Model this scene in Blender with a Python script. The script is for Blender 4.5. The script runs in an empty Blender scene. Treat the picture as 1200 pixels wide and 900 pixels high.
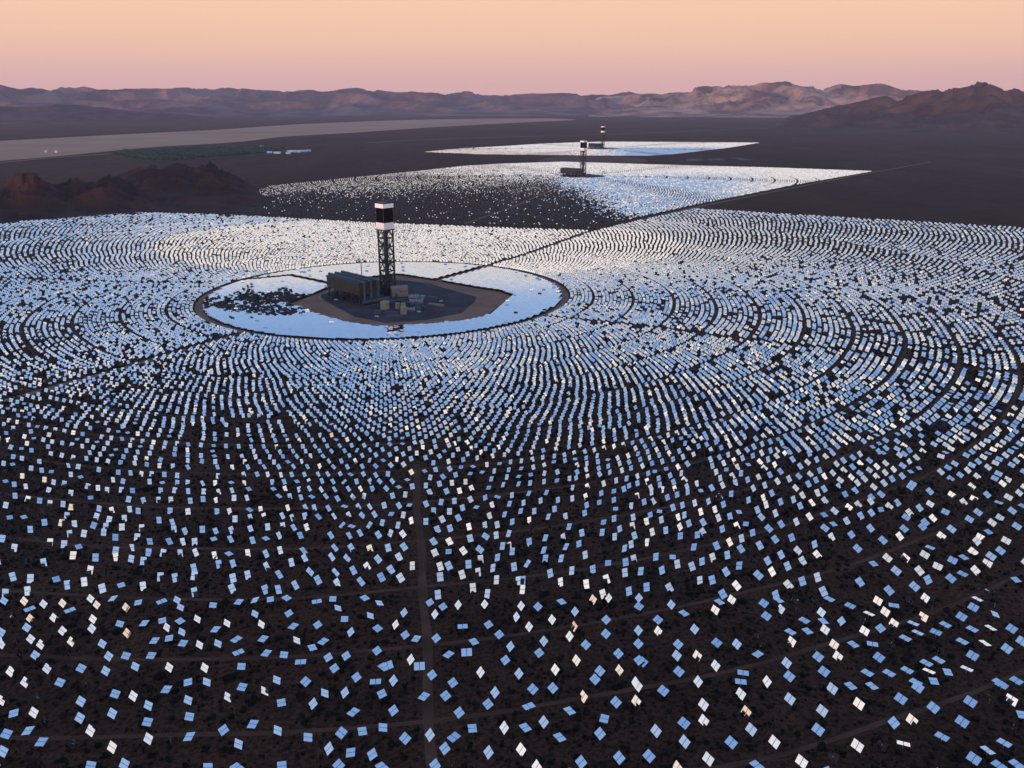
import bpy, math, random
import numpy as np
from mathutils import Vector, Matrix, noise
rnd = random.Random(7); rg = np.random.default_rng(11)
R = math.radians
S = bpy.context.scene
COL = S.collection
# ------------------------------------------------------------------ camera model
H = 295.0; PITCH = R(18.26); F = 1000.0
FW = np.array([0, math.cos(PITCH), -math.sin(PITCH)]); UP = np.array([0, math.sin(PITCH), math.cos(PITCH)])
RT = np.array([1.0, 0, 0]); CAM = np.array([0, 0, H])
def ray(x, y): return FW + RT*(x-600)/F + UP*(450-y)/F
def gnd(x, y, z=0.0):
    d = ray(x, y); t = (H-z)/-d[2]; return np.array([d[0]*t, d[1]*t])
def proj(P):
    P = np.atleast_2d(P) - CAM; dep = P @ FW
    return np.stack([600+F*(P @ RT)/dep, 450-F*(P @ UP)/dep], -1)
def hgt(x, y, g):          # height of the point seen at pixel y standing over ground point g
    d = ray(x, y); k = math.hypot(g[0], g[1])/math.hypot(d[0], d[1]); return H + d[2]*k

# ------------------------------------------------------------------ materials
def mat(name, base, rough=0.8, metal=0.0, var=0.25, scale=0.3, spec=0.3, bump=0.0, detail=4):
    m = bpy.data.materials.new(name); m.use_nodes = True; nt = m.node_tree; p = nt.nodes['Principled BSDF']
    p.inputs['Roughness'].default_value = rough; p.inputs['Metallic'].default_value = metal
    p.inputs['Specular IOR Level'].default_value = spec
    tc = nt.nodes.new('ShaderNodeTexCoord'); n = nt.nodes.new('ShaderNodeTexNoise')
    n.inputs['Scale'].default_value = scale; n.inputs['Detail'].default_value = detail
    nt.links.new(tc.outputs['Object'], n.inputs['Vector'])
    r = nt.nodes.new('ShaderNodeValToRGB')
    r.color_ramp.elements[0].position = .3; r.color_ramp.elements[1].position = .7
    r.color_ramp.elements[0].color = (*[c*(1-var) for c in base], 1)
    r.color_ramp.elements[1].color = (*[min(1, c*(1+var)) for c in base], 1)
    nt.links.new(n.outputs['Fac'], r.inputs['Fac']); nt.links.new(r.outputs['Color'], p.inputs['Base Color'])
    if bump:
        b = nt.nodes.new('ShaderNodeBump'); b.inputs['Strength'].default_value = bump; b.inputs['Distance'].default_value = 1
        nt.links.new(n.outputs['Fac'], b.inputs['Height']); nt.links.new(b.outputs['Normal'], p.inputs['Normal'])
    return m
M_steel = mat('galvanised_steel', (.34, .34, .35), .5, .5, .2, 2)
M_back = mat('mirror_backing', (.10, .10, .11), .55, .2, .25, 1.5)
M_lattice = mat('dark_tower_steel', (.050, .052, .058), .6, .3, .3, .2)
M_white = mat('white_cladding', (.76, .80, .82), .6, 0, .06, .15)
M_black = mat('black_receiver_panels', (.003, .003, .0035), .8, 0, .3, .4, spec=.05)
M_teal = mat('teal_roof_sheet', (.055, .085, .10), .5, .2, .25, .1)
M_olive = mat('olive_windwall_sheet', (.085, .062, .038), .7, 0, .2, .08)
M_duct = mat('grey_duct_metal', (.10, .115, .125), .5, .3, .2, .2)
M_sand = mat('sand_cladding', (.34, .22, .17), .8, 0, .1, .1)
M_tan = mat('tan_tank_paint', (.36, .28, .17), .7, 0, .12, .2)
M_grey = mat('pale_grey_equipment', (.30, .31, .33), .6, .1, .3, .3)
M_lw = mat('white_vehicle_paint', (.7, .7, .7), .4, 0, .05, 1)
M_red = mat('red_paint', (.30, .04, .03), .5, 0, .1, 1)
M_glass = mat('dark_glass', (.02, .025, .03), .1, 0, .1, 1, .5)
M_rubber = mat('tyre_rubber', (.02, .02, .02), .9)
M_leaf = mat('date_palm_and_tree_foliage', (.035, .06, .03), .9, 0, .5, .02)
M_shrub = mat('creosote_scrub', (.010, .010, .007), .95, 0, .6, .15, spec=.06)
M_dirt = mat('graded_dirt', (.30, .155, .100), .95, 0, .22, .03, bump=.3, spec=.06)
M_track = mat('dirt_track', (.105, .050, .030), .95, 0, .35, .04, spec=.06)
M_apron = mat('plant_gravel', (.066, .056, .060), .9, 0, .3, .03, spec=.06)
M_line = mat('concrete_kerb', (.30, .25, .22), .9, 0, .15, .1, spec=.06)
M_lake = mat('dry_lake_clay', (.52, .28, .165), .95, 0, .16, .0009, detail=8, spec=.06)
M_rust = mat('rusty_graded_soil', (.16, .08, .055), .95, 0, .3, .01, spec=.06)
M_pad = mat('pale_pad', (.12, .11, .11), .9, 0, .4, .02, spec=.06)
M_green = mat('irrigated_turf', (.035, .055, .028), .95, 0, .6, .008, spec=.06)

def mirror_mat():
    m = bpy.data.materials.new('silvered_glass'); m.use_nodes = True; p = m.node_tree.nodes['Principled BSDF']
    nt = m.node_tree
    p.inputs['Metallic'].default_value = 1; p.inputs['Roughness'].default_value = .03
    g = nt.nodes.new('ShaderNodeNewGeometry'); n = nt.nodes.new('ShaderNodeTexNoise'); n.inputs['Scale'].default_value = .9
    n.inputs['Detail'].default_value = 3
    r = nt.nodes.new('ShaderNodeValToRGB')
    r.color_ramp.elements[0].color = (.80, .81, .82, 1); r.color_ramp.elements[1].color = (.93, .94, .95, 1)
    nt.links.new(g.outputs['Position'], n.inputs['Vector']); nt.links.new(n.outputs['Fac'], r.inputs['Fac'])
    nt.links.new(r.outputs['Color'], p.inputs['Base Color'])
    return m
M_mirror = mirror_mat()

def ground_mat():
    m = bpy.data.materials.new('desert_soil'); m.use_nodes = True; nt = m.node_tree; p = nt.nodes['Principled BSDF']
    p.inputs['Roughness'].default_value = .97; p.inputs['Specular IOR Level'].default_value = .1
    N = nt.nodes.new; L = nt.links.new
    tc = N('ShaderNodeTexCoord')
    def nz(scale, detail=5, rough=.6, stretch=None):
        n = N('ShaderNodeTexNoise'); n.inputs['Scale'].default_value = scale; n.inputs['Detail'].default_value = detail
        n.inputs['Roughness'].default_value = rough
        if stretch:
            mp = N('ShaderNodeMapping'); mp.inputs['Scale'].default_value = stretch; mp.inputs['Rotation'].default_value = (0, 0, R(12))
            L(tc.outputs['Object'], mp.inputs['Vector']); L(mp.outputs['Vector'], n.inputs['Vector'])
        else: L(tc.outputs['Object'], n.inputs['Vector'])
        return n
    def ramp(src, pos, cols):
        r = N('ShaderNodeValToRGB'); e = r.color_ramp.elements
        e[0].position, e[1].position = pos; e[0].color = (*cols[0], 1); e[1].color = (*cols[1], 1)
        L(src, r.inputs['Fac']); return r
    def mix(a, b, f=None, kind='MULTIPLY', fac=1.0):
        x = N('ShaderNodeMix'); x.data_type = 'RGBA'; x.blend_type = kind; x.inputs[0].default_value = fac
        L(a, x.inputs[6]); L(b, x.inputs[7])
        if f: L(f, x.inputs[0])
        return x.outputs[2]
    big = ramp(nz(.0006, 8).outputs['Fac'], (.35, .65), ((.058, .0250, .0135), (.098, .0430, .0230)))
    mid = ramp(nz(.02, 6, .65).outputs['Fac'], (.35, .7), ((.72, .72, .72), (1.25, 1.2, 1.15)))
    wash = ramp(nz(.004, 8, .6, (1, .12, 1)).outputs['Fac'], (.4, .62), ((.85, .85, .87), (1.18, 1.12, 1.08)))
    fine = ramp(nz(.35, 4, .7).outputs['Fac'], (.40, .58), ((.34, .34, .34), (1.3, 1.3, 1.3)))
    c = mix(mix(mix(big.outputs['Color'], mid.outputs['Color']), wash.outputs['Color']), fine.outputs['Color'])
    L(c, p.inputs['Base Color'])
    b = N('ShaderNodeBump'); b.inputs['Strength'].default_value = .6; b.inputs['Distance'].default_value = .6
    L(nz(.25, 5).outputs['Fac'], b.inputs['Height']); L(b.outputs['Normal'], p.inputs['Normal'])
    return m
def rock_mat(name, a, b_, scale, bump=1.0):
    m = bpy.data.materials.new(name); m.use_nodes = True; nt = m.node_tree; p = nt.nodes['Principled BSDF']
    p.inputs['Roughness'].default_value = .97; p.inputs['Specular IOR Level'].default_value = .1
    N = nt.nodes.new; L = nt.links.new; tc = N('ShaderNodeTexCoord')
    n = N('ShaderNodeTexNoise'); n.inputs['Scale'].default_value = scale; n.inputs['Detail'].default_value = 10; n.inputs['Roughness'].default_value = .65
    L(tc.outputs['Object'], n.inputs['Vector'])
    r = N('ShaderNodeValToRGB'); e = r.color_ramp.elements
    e[0].position = .40; e[1].position = .60; e[0].color = (*a, 1); e[1].color = (*b_, 1)
    L(n.outputs['Fac'], r.inputs['Fac']); L(r.outputs['Color'], p.inputs['Base Color'])
    n2 = N('ShaderNodeTexNoise'); n2.inputs['Scale'].default_value = scale*8; n2.inputs['Detail'].default_value = 8
    L(tc.outputs['Object'], n2.inputs['Vector'])
    b = N('ShaderNodeBump'); b.inputs['Strength'].default_value = bump; b.inputs['Distance'].default_value = .12/scale/8
    L(n2.outputs['Fac'], b.inputs['Height']); L(b.outputs['Normal'], p.inputs['Normal'])
    return m

# ------------------------------------------------------------------ object helpers
class MB:
    def __init__(s): s.v = []; s.f = []
    def box(s, c, d, M=None):
        o = len(s.v); x, y, z = [k/2 for k in d]
        for sx, sy, sz in ((-1,-1,-1),(1,-1,-1),(1,1,-1),(-1,1,-1),(-1,-1,1),(1,-1,1),(1,1,1),(-1,1,1)):
            q = Vector((sx*x, sy*y, sz*z))
            if M: q = M @ q
            s.v.append(tuple(Vector(c)+q))
        for f in ((0,3,2,1),(4,5,6,7),(0,1,5,4),(1,2,6,5),(2,3,7,6),(3,0,4,7)): s.f.append([o+i for i in f])
        return s
    def bar(s, a, b, w, w2=None):
        a = Vector(a); b = Vector(b); d = b-a
        s.box((a+b)/2, (w, w2 or w, d.length), d.to_track_quat('Z', 'Y').to_matrix()); return s
    def cyl(s, a, b, r, n=16, r2=None):
        a = Vector(a); b = Vector(b); q = (b-a).to_track_quat('Z', 'Y').to_matrix(); o = len(s.v)
        if r2 is None: r2 = r
        for k in range(n):
            t = 2*math.pi*k/n; u = Vector((math.cos(t), math.sin(t), 0))
            s.v.append(tuple(a+q@(u*r))); s.v.append(tuple(b+q@(u*r2)))
        for k in range(n):
            j = (k+1) % n; s.f.append([o+2*k, o+2*j, o+2*j+1, o+2*k+1])
        s.f.append([o+2*k for k in range(n)][::-1]); s.f.append([o+2*k+1 for k in range(n)]); return s
    def prism(s, pts, z0, z1):
        o = len(s.v); n = len(pts)
        for p in pts: s.v.append((p[0], p[1], z0))
        for p in pts: s.v.append((p[0], p[1], z1))
        s.f.append([o+i for i in range(n)][::-1]); s.f.append([o+n+i for i in range(n)])
        for i in range(n): j = (i+1) % n; s.f.append([o+i, o+j, o+n+j, o+n+i])
        return s
    def build(s, name, m, parent=None):
        me = bpy.data.meshes.new(name); me.from_pydata([tuple(v) for v in s.v], [], s.f); me.update()
        for mm in (m if isinstance(m, (list, tuple)) else [m]): me.materials.append(mm)
        o = bpy.data.objects.new(name, me); COL.objects.link(o)
        if parent: o.parent = parent
        return o
def tag(o, label=None, cat=None, group=None, kind=None):
    for k, v in (('label', label), ('category', cat), ('group', group), ('kind', kind)):
        if v: o[k] = v
    return o
def empty(name, loc, rz=0, **kw):
    o = bpy.data.objects.new(name, None); COL.objects.link(o); o.location = loc; o.rotation_euler = (0, 0, rz)
    return tag(o, **kw)
def copy_tree(o, parent=None, depth=0):
    c = o.copy(); COL.objects.link(c)
    if parent: c.parent = parent
    for ch in list(o.children): copy_tree(ch, c)
    return c
def sheet(name, pts, m, z=.05, kind='structure'):
    mb = MB(); mb.v = [(p[0], p[1], z) for p in pts]; mb.f = [list(range(len(pts)))]
    o = mb.build(name, m)
    if kind: o['kind'] = kind
    return o
def strip(name, pts, w, m, z=.08, w1=None):
    pts = [np.array(p, float) for p in pts]; mb = MB()
    for i, p in enumerate(pts):
        a = pts[max(0, i-1)]; b = pts[min(len(pts)-1, i+1)]; d = (b-a)/np.linalg.norm(b-a); n = np.array([-d[1], d[0]])
        ww = (w if w1 is None else w+(w1-w)*i/(len(pts)-1))*(1+.12*math.sin(i*1.7))
        mb.v.append((*(p+n*ww/2), z)); mb.v.append((*(p-n*ww/2), z))
    for i in range(len(pts)-1): mb.f.append([2*i, 2*i+1, 2*i+3, 2*i+2])
    o = mb.build(name, m); o['kind'] = 'structure'; return o
def dense(pts, step=25):
    out = []
    for a, b in zip(pts[:-1], pts[1:]):
        a = np.array(a); b = np.array(b); n = max(1, int(np.linalg.norm(b-a)/step))
        for k in range(n): out.append(a+(b-a)*k/n)
    out.append(np.array(pts[-1])); return out
def wob(pts, amp=1.5):
    return [p+np.array([noise.noise((p[0]*.01, p[1]*.01, 3))*amp*2, noise.noise((p[0]*.01, p[1]*.01, 9))*amp*2]) for p in pts]
def smooth_poly(pts, it=2):
    pts = [np.array(p, float) for p in pts]
    for _ in range(it):
        q = []
        for i in range(len(pts)):
            a = pts[i]; b = pts[(i+1) % len(pts)]; q += [a*.75+b*.25, a*.25+b*.75]
        pts = q
    return pts
def in_poly(P, poly):
    x, y = P[:, 0], P[:, 1]; ins = np.zeros(len(P), bool); n = len(poly)
    for i in range(n):
        x0, y0 = poly[i]; x1, y1 = poly[(i+1) % n]
        c = ((y0 > y) != (y1 > y)); 
        with np.errstate(divide='ignore', invalid='ignore'): xi = (x1-x0)*(y-y0)/(y1-y0+1e-12)+x0
        ins ^= c & (x < xi)
    return ins
def seg_dist(P, poly):
    d = np.full(len(P), 1e9)
    for a, b in zip(poly[:-1], poly[1:]):
        a = np.array(a); b = np.array(b); v = b-a; t = np.clip(((P-a)@v)/(v@v), 0, 1)
        d = np.minimum(d, np.linalg.norm(P-(a+t[:, None]*v), axis=1))
    return d

# ------------------------------------------------------------------ ground, lake bed, roads
g = MB(); g.v = [(-26000, -14000, 0), (26000, -14000, 0), (26000, 36000, 0), (-26000, 36000, 0)]; g.f = [[0, 1, 2, 3]]
g.build('desert_ground', ground_mat())['kind'] = 'structure'

T1 = gnd(455, 345); T2 = gnd(683, 207); T3 = gnd(706, 174.5)
T1v = np.array([T1[0]-2, T1[1]])
lake = [(-250, 182), (-60, 168), (40, 163), (150, 157), (260, 152), (330, 146.5), (430, 142), (520, 139.5), (640, 138.5), (690, 140), (600, 144), (500, 149.5),
        (430, 154.5), (380, 157.5), (330, 160), (280, 167), (180, 172), (120, 178), (60, 184), (-20, 190), (-250, 204)]
sheet('dry_lake_bed', smooth_poly([gnd(*p) for p in lake]), M_lake, .3)
sheet('dry_lake_bed', smooth_poly([gnd(*p) for p in ((250, 133.6), (420, 131.5), (560, 132.5), (480, 135.2), (330, 137), (200, 137))]), M_rust, .3)
sheet('irrigated_ground', smooth_poly([gnd(*p) for p in ((128, 181), (150, 176), (240, 173.5), (320, 172), (352, 174), (330, 180), (250, 184), (210, 189), (160, 188))]), M_green, .5)
island_px = [(341, 356), (388, 338), (425, 327), (467, 322.7), (489, 326), (513, 329.7), (550, 336.7), (585, 342), (599, 347), (592, 354), (567, 371.7), (540, 377), (503, 381), (442.7, 383.5), (410, 379), (382, 371.7)]
island = [gnd(*p) for p in island_px]
sheet('graded_island', island, M_dirt, .06)
apron_px = [(375, 346), (392, 340), (430, 330), (467, 327.5), (501, 331.5), (530, 340), (559, 348), (556, 354), (541, 367), (500, 375), (452, 378.7), (415, 371), (379.7, 352)]
sheet('plant_apron', [gnd(*p) for p in apron_px], M_apron, .12)
# graded pads by every tower of the farther fields
def ring(c, r, n=160, a0=0, a1=2*math.pi): return [np.array([c[0]+r*math.cos(a0+(a1-a0)*k/n), c[1]+r*math.sin(a0+(a1-a0)*k/n)]) for k in range(n+1)]
strip('ring_road', ring(T1v, 288), 11, M_dirt, .09)
RINGS = [333+62*k for k in range(15)]
for r in RINGS[1:]: strip('dirt_track', wob(ring(T1v, r, 220), 2.0), 3.0, M_track, .05)
road_ne = [gnd(*p) for p in ((513, 329), (560, 316), (620, 298), (690, 272.5), (755, 257), (822, 241.5), (930, 220), (1020, 202.5), (1090, 190))]
strip('service_road', dense(road_ne), 11, M_dirt, .13)
road_w = [gnd(*p) for p in ((388, 334), (340, 324), (310, 327), (235, 333), (130, 331.5), (0, 327), (-120, 324))]
strip('service_road', dense(road_w), 8, M_track, .10)
road_sw = [gnd(*p) for p in ((285, 391), (245, 402), (190, 418), (140, 433), (70, 452), (0, 471), (-90, 492))]
strip('service_road', dense(road_sw), 10, M_dirt, .11)
road_e = [gnd(*p) for p in ((640, 372), (700, 378), (765, 385), (880, 400), (1030, 417), (1195, 440), (1300, 455))]
strip('service_road', dense(road_e), 8, M_track, .11)
road_s = [gnd(*p) for p in ((489, 545), (492, 600), (497, 700), (503, 800), (512, 900), (518, 960))]
strip('service_road', wob(dense(road_s, 12), 2.5), 5.5, M_track, .11)
strip('service_road', dense([gnd(505, 200.5), gnd(560, 206), gnd(690, 210.5)], 40), 8, M_track, .1)
strip('service_road', dense([gnd(545, 262), gnd(600, 243), gnd(655, 219)], 40), 9, M_dirt, .1)
strip('highway', dense([gnd(*p) for p in ((430, 167.5), (480, 164.5), (560, 161.5), (640, 159.3), (720, 157.4), (780, 155.0), (850, 151.8), (900, 150))], 150), 26, M_line, .3)
strip('farm_road', dense([gnd(*p) for p in ((0, 190.5), (60, 185), (130, 180))], 100), 22, M_lake, .5)
strip('farm_road', dense([gnd(*p) for p in ((100, 187), (160, 192), (260, 190), (330, 184))], 100), 14, M_track, .5)
# bare rusty pads and pale foundations between field two and three
sheet('graded_pad', smooth_poly([gnd(*p) for p in ((628, 191), (632, 187), (650, 183.5), (700, 182.5), (745, 184), (760, 187), (755, 190.5), (700, 192))]), M_rust, .2)
for q in (((803, 186.5), (822, 185.4), (826, 188.2), (806, 189)), ((828, 186), (846, 185.2), (851, 187.6), (832, 188.4)), ((853, 184.6), (868, 184.6), (884, 187.6), (868, 187.9)), ((660, 190.0), (690, 189.2), (696, 190.4), (664, 191.2))):
    sheet('foundation_slab', [gnd(*p) for p in q], M_pad, .3)

# ------------------------------------------------------------------ heliostat geometry
PW, PH, AX = 5.85, 4.15, 3.0        # heliostat width, height, axis height
GAP = .30
def frame_vecs(a, t):
    """a = azimuth the normal leans to, t = tilt from horizontal; returns W, Hd, n"""
    ca, sa, ct, st = np.cos(a), np.sin(a), np.cos(t), np.sin(t); z = np.zeros_like(ca*ct)
    W = np.stack([-sa+z, ca+z, z], -1); n = np.stack([ca*st, sa*st, ct+z], -1)
    Hd = np.stack([ca*ct, sa*ct, -st+z], -1)
    return W, Hd, n
def refl_elev(P, n):
    d = P-CAM; d = d/np.linalg.norm(d, axis=-1, keepdims=True)
    dn = (d*n).sum(-1, keepdims=True); r = d-2*dn*n
    e = np.degrees(np.arcsin(np.clip(r[..., 2], -1, 1)))
    return np.where(dn[..., 0] > -0.03, -40, e), r
RAW = {
(0,700): "36 32 -30 55 50 30 l;225 35 -35 45 40 30 m;278 108 95 -45 20 35 b;407 62 -34 50 45 35 w;585 55 -35 45 40 32 c;655 120 100 -50 18 28 b;120 175 -35 55 35 25 k;283 200 -35 55 40 32 m;503 192 -35 52 42 40 w;870 203 -32 58 40 28 w;860 293 -32 60 38 32 w;907 72 -30 45 35 25 m;848 12 -30 40 40 30 w;1058 10 -30 40 60 10 l;1180 95 -35 50 40 30 p;1123 248 -20 60 60 18 b;1190 335 -30 55 35 35 p;250 283 -38 60 50 30 l;585 315 -38 62 42 38 w;287 390 -35 62 48 32 w;382 442 -35 65 45 35 w;10 325 -30 50 40 25 l;10 440 -30 65 40 35 w;152 430 -35 65 35 30 k;185 535 -30 60 35 25 k;668 415 -30 62 30 35 c;958 435 -38 65 48 22 l;642 525 -35 65 40 30 k;330 543 -42 68 55 30 l;1018 552 -38 62 48 30 l;1180 548 -25 70 75 18 b;98 695 -35 65 40 42 c;440 668 -38 68 48 35 w;760 665 -40 68 52 25 b;990 690 -38 68 52 28 l;235 795 -40 65 48 35 w;562 797 -38 70 55 22 b;800 800 -30 60 30 35 k",
(150,700): "95 48 -15 50 60 -15 b;315 38 90 -40 20 35 b;460 25 -25 45 50 22 l;492 93 -20 50 50 18 l;797 73 -8 58 62 6 b;1038 42 -35 58 50 5 b;1190 25 -15 65 60 0 l;152 242 -35 65 55 -8 b;322 217 8 55 65 -15 b;488 222 45 38 50 -33 b;650 203 -15 65 50 20 w;365 282 -25 55 50 25 w;1190 155 -15 60 40 20 l;928 242 -12 65 45 22 w;820 300 -42 68 60 2 b;505 325 -15 65 45 25 l;248 405 -35 68 60 -5 b;385 383 -8 68 65 -12 b;515 430 -32 68 62 10 b;670 445 -20 68 52 20 w;843 433 -15 68 58 18 l;1015 393 75 -60 35 22 b;1035 515 100 -45 30 45 b;217 545 -28 75 65 8 b;68 648 -28 72 62 22 l;385 657 -25 72 48 28 w;718 660 -20 75 48 25 w;1063 647 -5 78 72 3 b;562 795 0 75 70 -18 b;738 793 -10 80 65 15 l",
(300,700): "135 18 5 55 60 -12 b;287 5 45 25 50 -30 b;570 38 95 -18 8 40 b;720 15 -2 45 62 0 b;1020 5 40 30 50 -20 b;1157 53 20 50 58 -10 l;308 150 32 45 58 -38 b;768 100 2 60 62 10 l;830 203 -4 68 64 0 b;1072 172 2 62 60 10 l;50 252 -10 65 45 28 w;350 270 -50 60 52 20 b;578 257 32 52 55 -38 b;67 388 -50 62 55 18 b;382 403 0 62 62 20 w;528 470 28 60 60 -15 b;630 412 -60 55 50 28 b;888 325 30 55 52 -42 l;1140 290 52 45 52 -40 b;1135 500 45 52 60 -42 b;97 522 -42 68 60 12 b;262 538 -8 72 70 8 b;418 605 108 -6 -6 50 b;677 563 35 62 55 -38 b;845 548 35 60 55 -40 b;735 665 40 65 58 -42 b;1195 650 60 60 50 -40 b;195 775 -8 70 68 18 l;465 790 60 50 55 -50 b;942 748 42 62 60 -45 b;1120 790 108 -8 0 60 b",
(450,700): "430 48 30 55 50 -35 b;553 87 42 48 50 -32 b;695 70 35 60 35 -42 w;943 65 38 52 36 -45 w;187 143 30 52 50 -42 l;477 158 32 60 38 -42 w;108 255 28 58 45 -48 w;737 272 100 -6 8 50 b;980 255 42 55 52 -32 b;1080 348 48 52 52 -38 b;198 352 38 58 50 -38 b;302 387 -38 66 55 8 b;490 383 38 55 50 -42 b;843 415 40 55 60 -22 b;1185 460 38 65 50 -48 l;605 535 60 -55 52 35 b;775 515 105 -4 2 62 b;1138 588 42 72 52 -42 b;250 583 38 68 42 -48 w;35 640 100 -40 25 65 b;332 645 105 -4 2 66 b;450 727 45 68 52 -42 b;905 702 42 70 36 -50 w;88 780 40 65 50 -45 l;645 800 50 60 60 -40 b",
(600,700): "465 40 48 45 50 -18 b;85 80 38 50 38 -48 w;243 87 45 50 45 -45 b;760 20 45 45 35 -45 p;905 5 30 40 30 -40 w;1190 5 40 50 40 -40 l;40 183 35 55 38 -50 w;375 208 45 55 38 -50 w;590 133 45 55 42 -45 l;1190 85 60 60 40 -50 d;160 275 42 55 38 -48 w;580 273 42 60 30 -45 p;883 210 48 55 45 -48 b;540 365 42 62 38 -48 w;880 342 52 58 42 -50 b;1185 310 50 60 50 -50 l;298 410 45 55 42 -50 l;692 445 52 55 48 -50 b;1185 435 55 60 50 -52 b;255 520 48 55 58 -40 b;998 527 55 62 45 -48 b;603 590 50 62 30 -52 m;405 677 50 68 38 -50 c;1190 590 40 60 50 -50 d;825 690 58 65 45 -50 b;1005 685 58 62 40 -48 p;65 715 45 65 42 -50 l;778 768 58 62 48 -50 b;1160 800 50 65 45 -50 w",
(750,700): "745 42 50 30 40 -15 b;860 22 60 45 30 -45 c;1160 55 60 45 35 -45 d;293 68 52 55 40 -48 l;412 148 62 40 48 -22 b;705 118 70 50 35 -48 c;1185 175 60 50 35 -50 d;168 210 50 60 35 -45 d;512 298 55 58 42 -48 l;170 318 55 65 30 -42 c;358 440 62 58 48 -50 b;720 425 70 60 38 -40 d;908 438 60 60 42 -52 l;1110 345 70 -65 -8 10 k;1128 452 75 50 30 -45 k;1105 532 62 -37 58 37 b;345 545 60 58 42 -50 l;537 548 65 60 30 -50 c;25 605 55 65 35 -50 d;708 640 62 60 42 -52 w;365 695 58 65 35 -52 d;967 707 110 15 -2 55 b;545 790 60 65 45 -50 w;945 790 115 8 5 55 b;1190 790 50 60 40 -50 w",
(900,700): "100 25 60 35 45 -5 b;575 15 85 30 45 -15 b;250 20 60 50 30 -40 k;425 25 65 50 30 -40 k;770 78 70 50 20 -30 d;1030 32 70 45 35 -50 m;1180 75 90 12 0 45 b;120 110 58 50 38 -48 w;265 90 60 70 -5 -8 k;500 140 62 50 38 -48 w;1100 135 72 50 38 -48 c;948 152 70 60 5 -8 w;340 215 75 42 42 -38 b;518 222 56 56 55 3 b;688 223 40 52 52 -38 l;868 208 80 48 25 -35 k;1055 290 56 36 56 -36 b;1180 245 75 45 35 -50 c;210 323 75 48 42 -28 b;370 315 62 55 50 -18 b;535 303 68 52 38 -45 w;905 315 75 50 35 -50 c;220 415 68 55 38 -48 c;455 465 70 70 5 -15 k;620 443 70 50 32 -50 c;800 440 70 60 48 -15 b;980 437 100 25 10 45 b;1160 420 60 40 25 -30 k;470 557 75 50 50 -45 b;655 555 70 50 35 -45 w;1040 562 72 52 35 -45 d;175 615 65 55 45 -52 l;525 695 72 55 38 -55 d;932 707 85 42 48 -32 b;1135 710 90 42 45 -35 b;200 740 70 55 48 -52 b",
(1050,700): "125 35 70 45 20 -30 k;275 5 60 40 30 -30 w;345 75 80 50 20 -30 k;765 15 70 40 30 -10 w;725 92 85 48 32 -45 d;930 52 90 45 20 -40 k;615 180 80 55 32 -48 d;930 158 17 57 65 25 l;255 183 78 52 35 -52 p;1085 293 85 50 48 -48 d;463 255 90 42 42 -30 b;715 297 88 42 42 -32 b;888 285 80 55 45 0 w;163 243 100 70 8 -5 l;1180 410 80 60 35 -50 b;375 325 88 42 28 -45 d;205 330 80 60 10 -20 l;88 382 90 48 42 -30 b;622 412 90 48 42 -30 b;835 428 85 60 45 -2 w;1040 480 75 50 30 -45 b;395 500 110 50 50 -40 k;718 545 88 50 32 -45 d;400 587 90 48 42 -32 b;285 615 90 48 42 -35 b;310 690 85 50 20 -30 m;105 682 90 48 42 -32 b;485 700 25 78 80 15 b;665 668 80 50 5 -8 w;355 785 25 70 80 10 b;185 795 85 50 40 -40 b;1130 780 85 50 40 -40 d;965 795 80 45 40 -30 b",
(0,800): "1080 105 -28 78 68 20 b;758 175 -40 78 60 28 l;340 140 -40 80 40 20 k;128 287 -8 76 88 -25 b;315 280 -40 80 55 35 w;415 365 -40 75 50 25 k;748 330 -38 80 62 28 l;1052 288 -38 80 60 28 l;60 480 -45 80 75 20 b;262 450 -48 88 72 -12 b;848 450 -40 82 58 30 w;388 555 -45 92 75 8 b;675 570 -40 80 55 30 k;1050 605 -35 78 45 30 c;25 645 -45 90 70 28 l;850 780 -15 90 85 15 b;1165 765 -40 90 70 35 l;10 165 -30 60 40 30 c",
(150,800): "48 125 -30 80 50 32 w;360 62 -35 80 65 5 b;190 213 -28 78 62 25 l;563 163 -18 78 65 20 l;1070 40 -30 80 75 15 b;937 135 -8 80 55 25 w;575 318 -18 88 75 12 b;182 368 -30 85 72 10 b;895 443 35 65 62 -45 b;1170 388 -35 85 75 10 b;190 525 -35 88 60 32 w;573 505 -30 65 45 0 b;395 510 75 -80 10 8 k;1035 575 -5 88 75 30 l;750 795 -5 60 90 0 b;1020 795 60 50 60 -50 b",
(300,800): "82 78 -2 75 55 25 w;645 98 4 75 65 25 l;833 92 35 65 55 -48 l;1180 105 30 70 60 -30 b;238 187 15 80 75 -15 b;535 197 40 72 55 -48 l;912 275 70 -62 58 42 b;203 448 -2 92 70 25 l;487 512 -2 95 80 8 b;800 470 65 -80 62 42 b;997 455 12 90 82 -12 b;1190 420 4 90 85 10 b;683 617 40 80 55 -60 l;887 655 2 100 82 -10 b;1090 672 38 85 68 -50 b;242 780 0 90 88 -12 b;775 775 65 75 65 -55 b;1180 790 60 60 60 -50 b",
(450,800): "375 128 -56 74 58 30 b;578 122 55 65 60 -42 b;1040 92 45 68 50 -55 l;88 260 40 75 60 -48 b;975 200 55 70 62 -45 b;705 280 50 72 60 -48 b;198 522 75 68 58 -55 b;430 490 48 75 50 -65 l;655 510 78 -65 55 50 d;828 428 10 90 78 -8 b;570 617 50 85 55 -55 b;980 652 50 85 52 -62 l;1127 422 52 80 40 -60 w;478 775 50 80 60 -55 b;640 775 15 40 20 -15 k",
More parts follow.
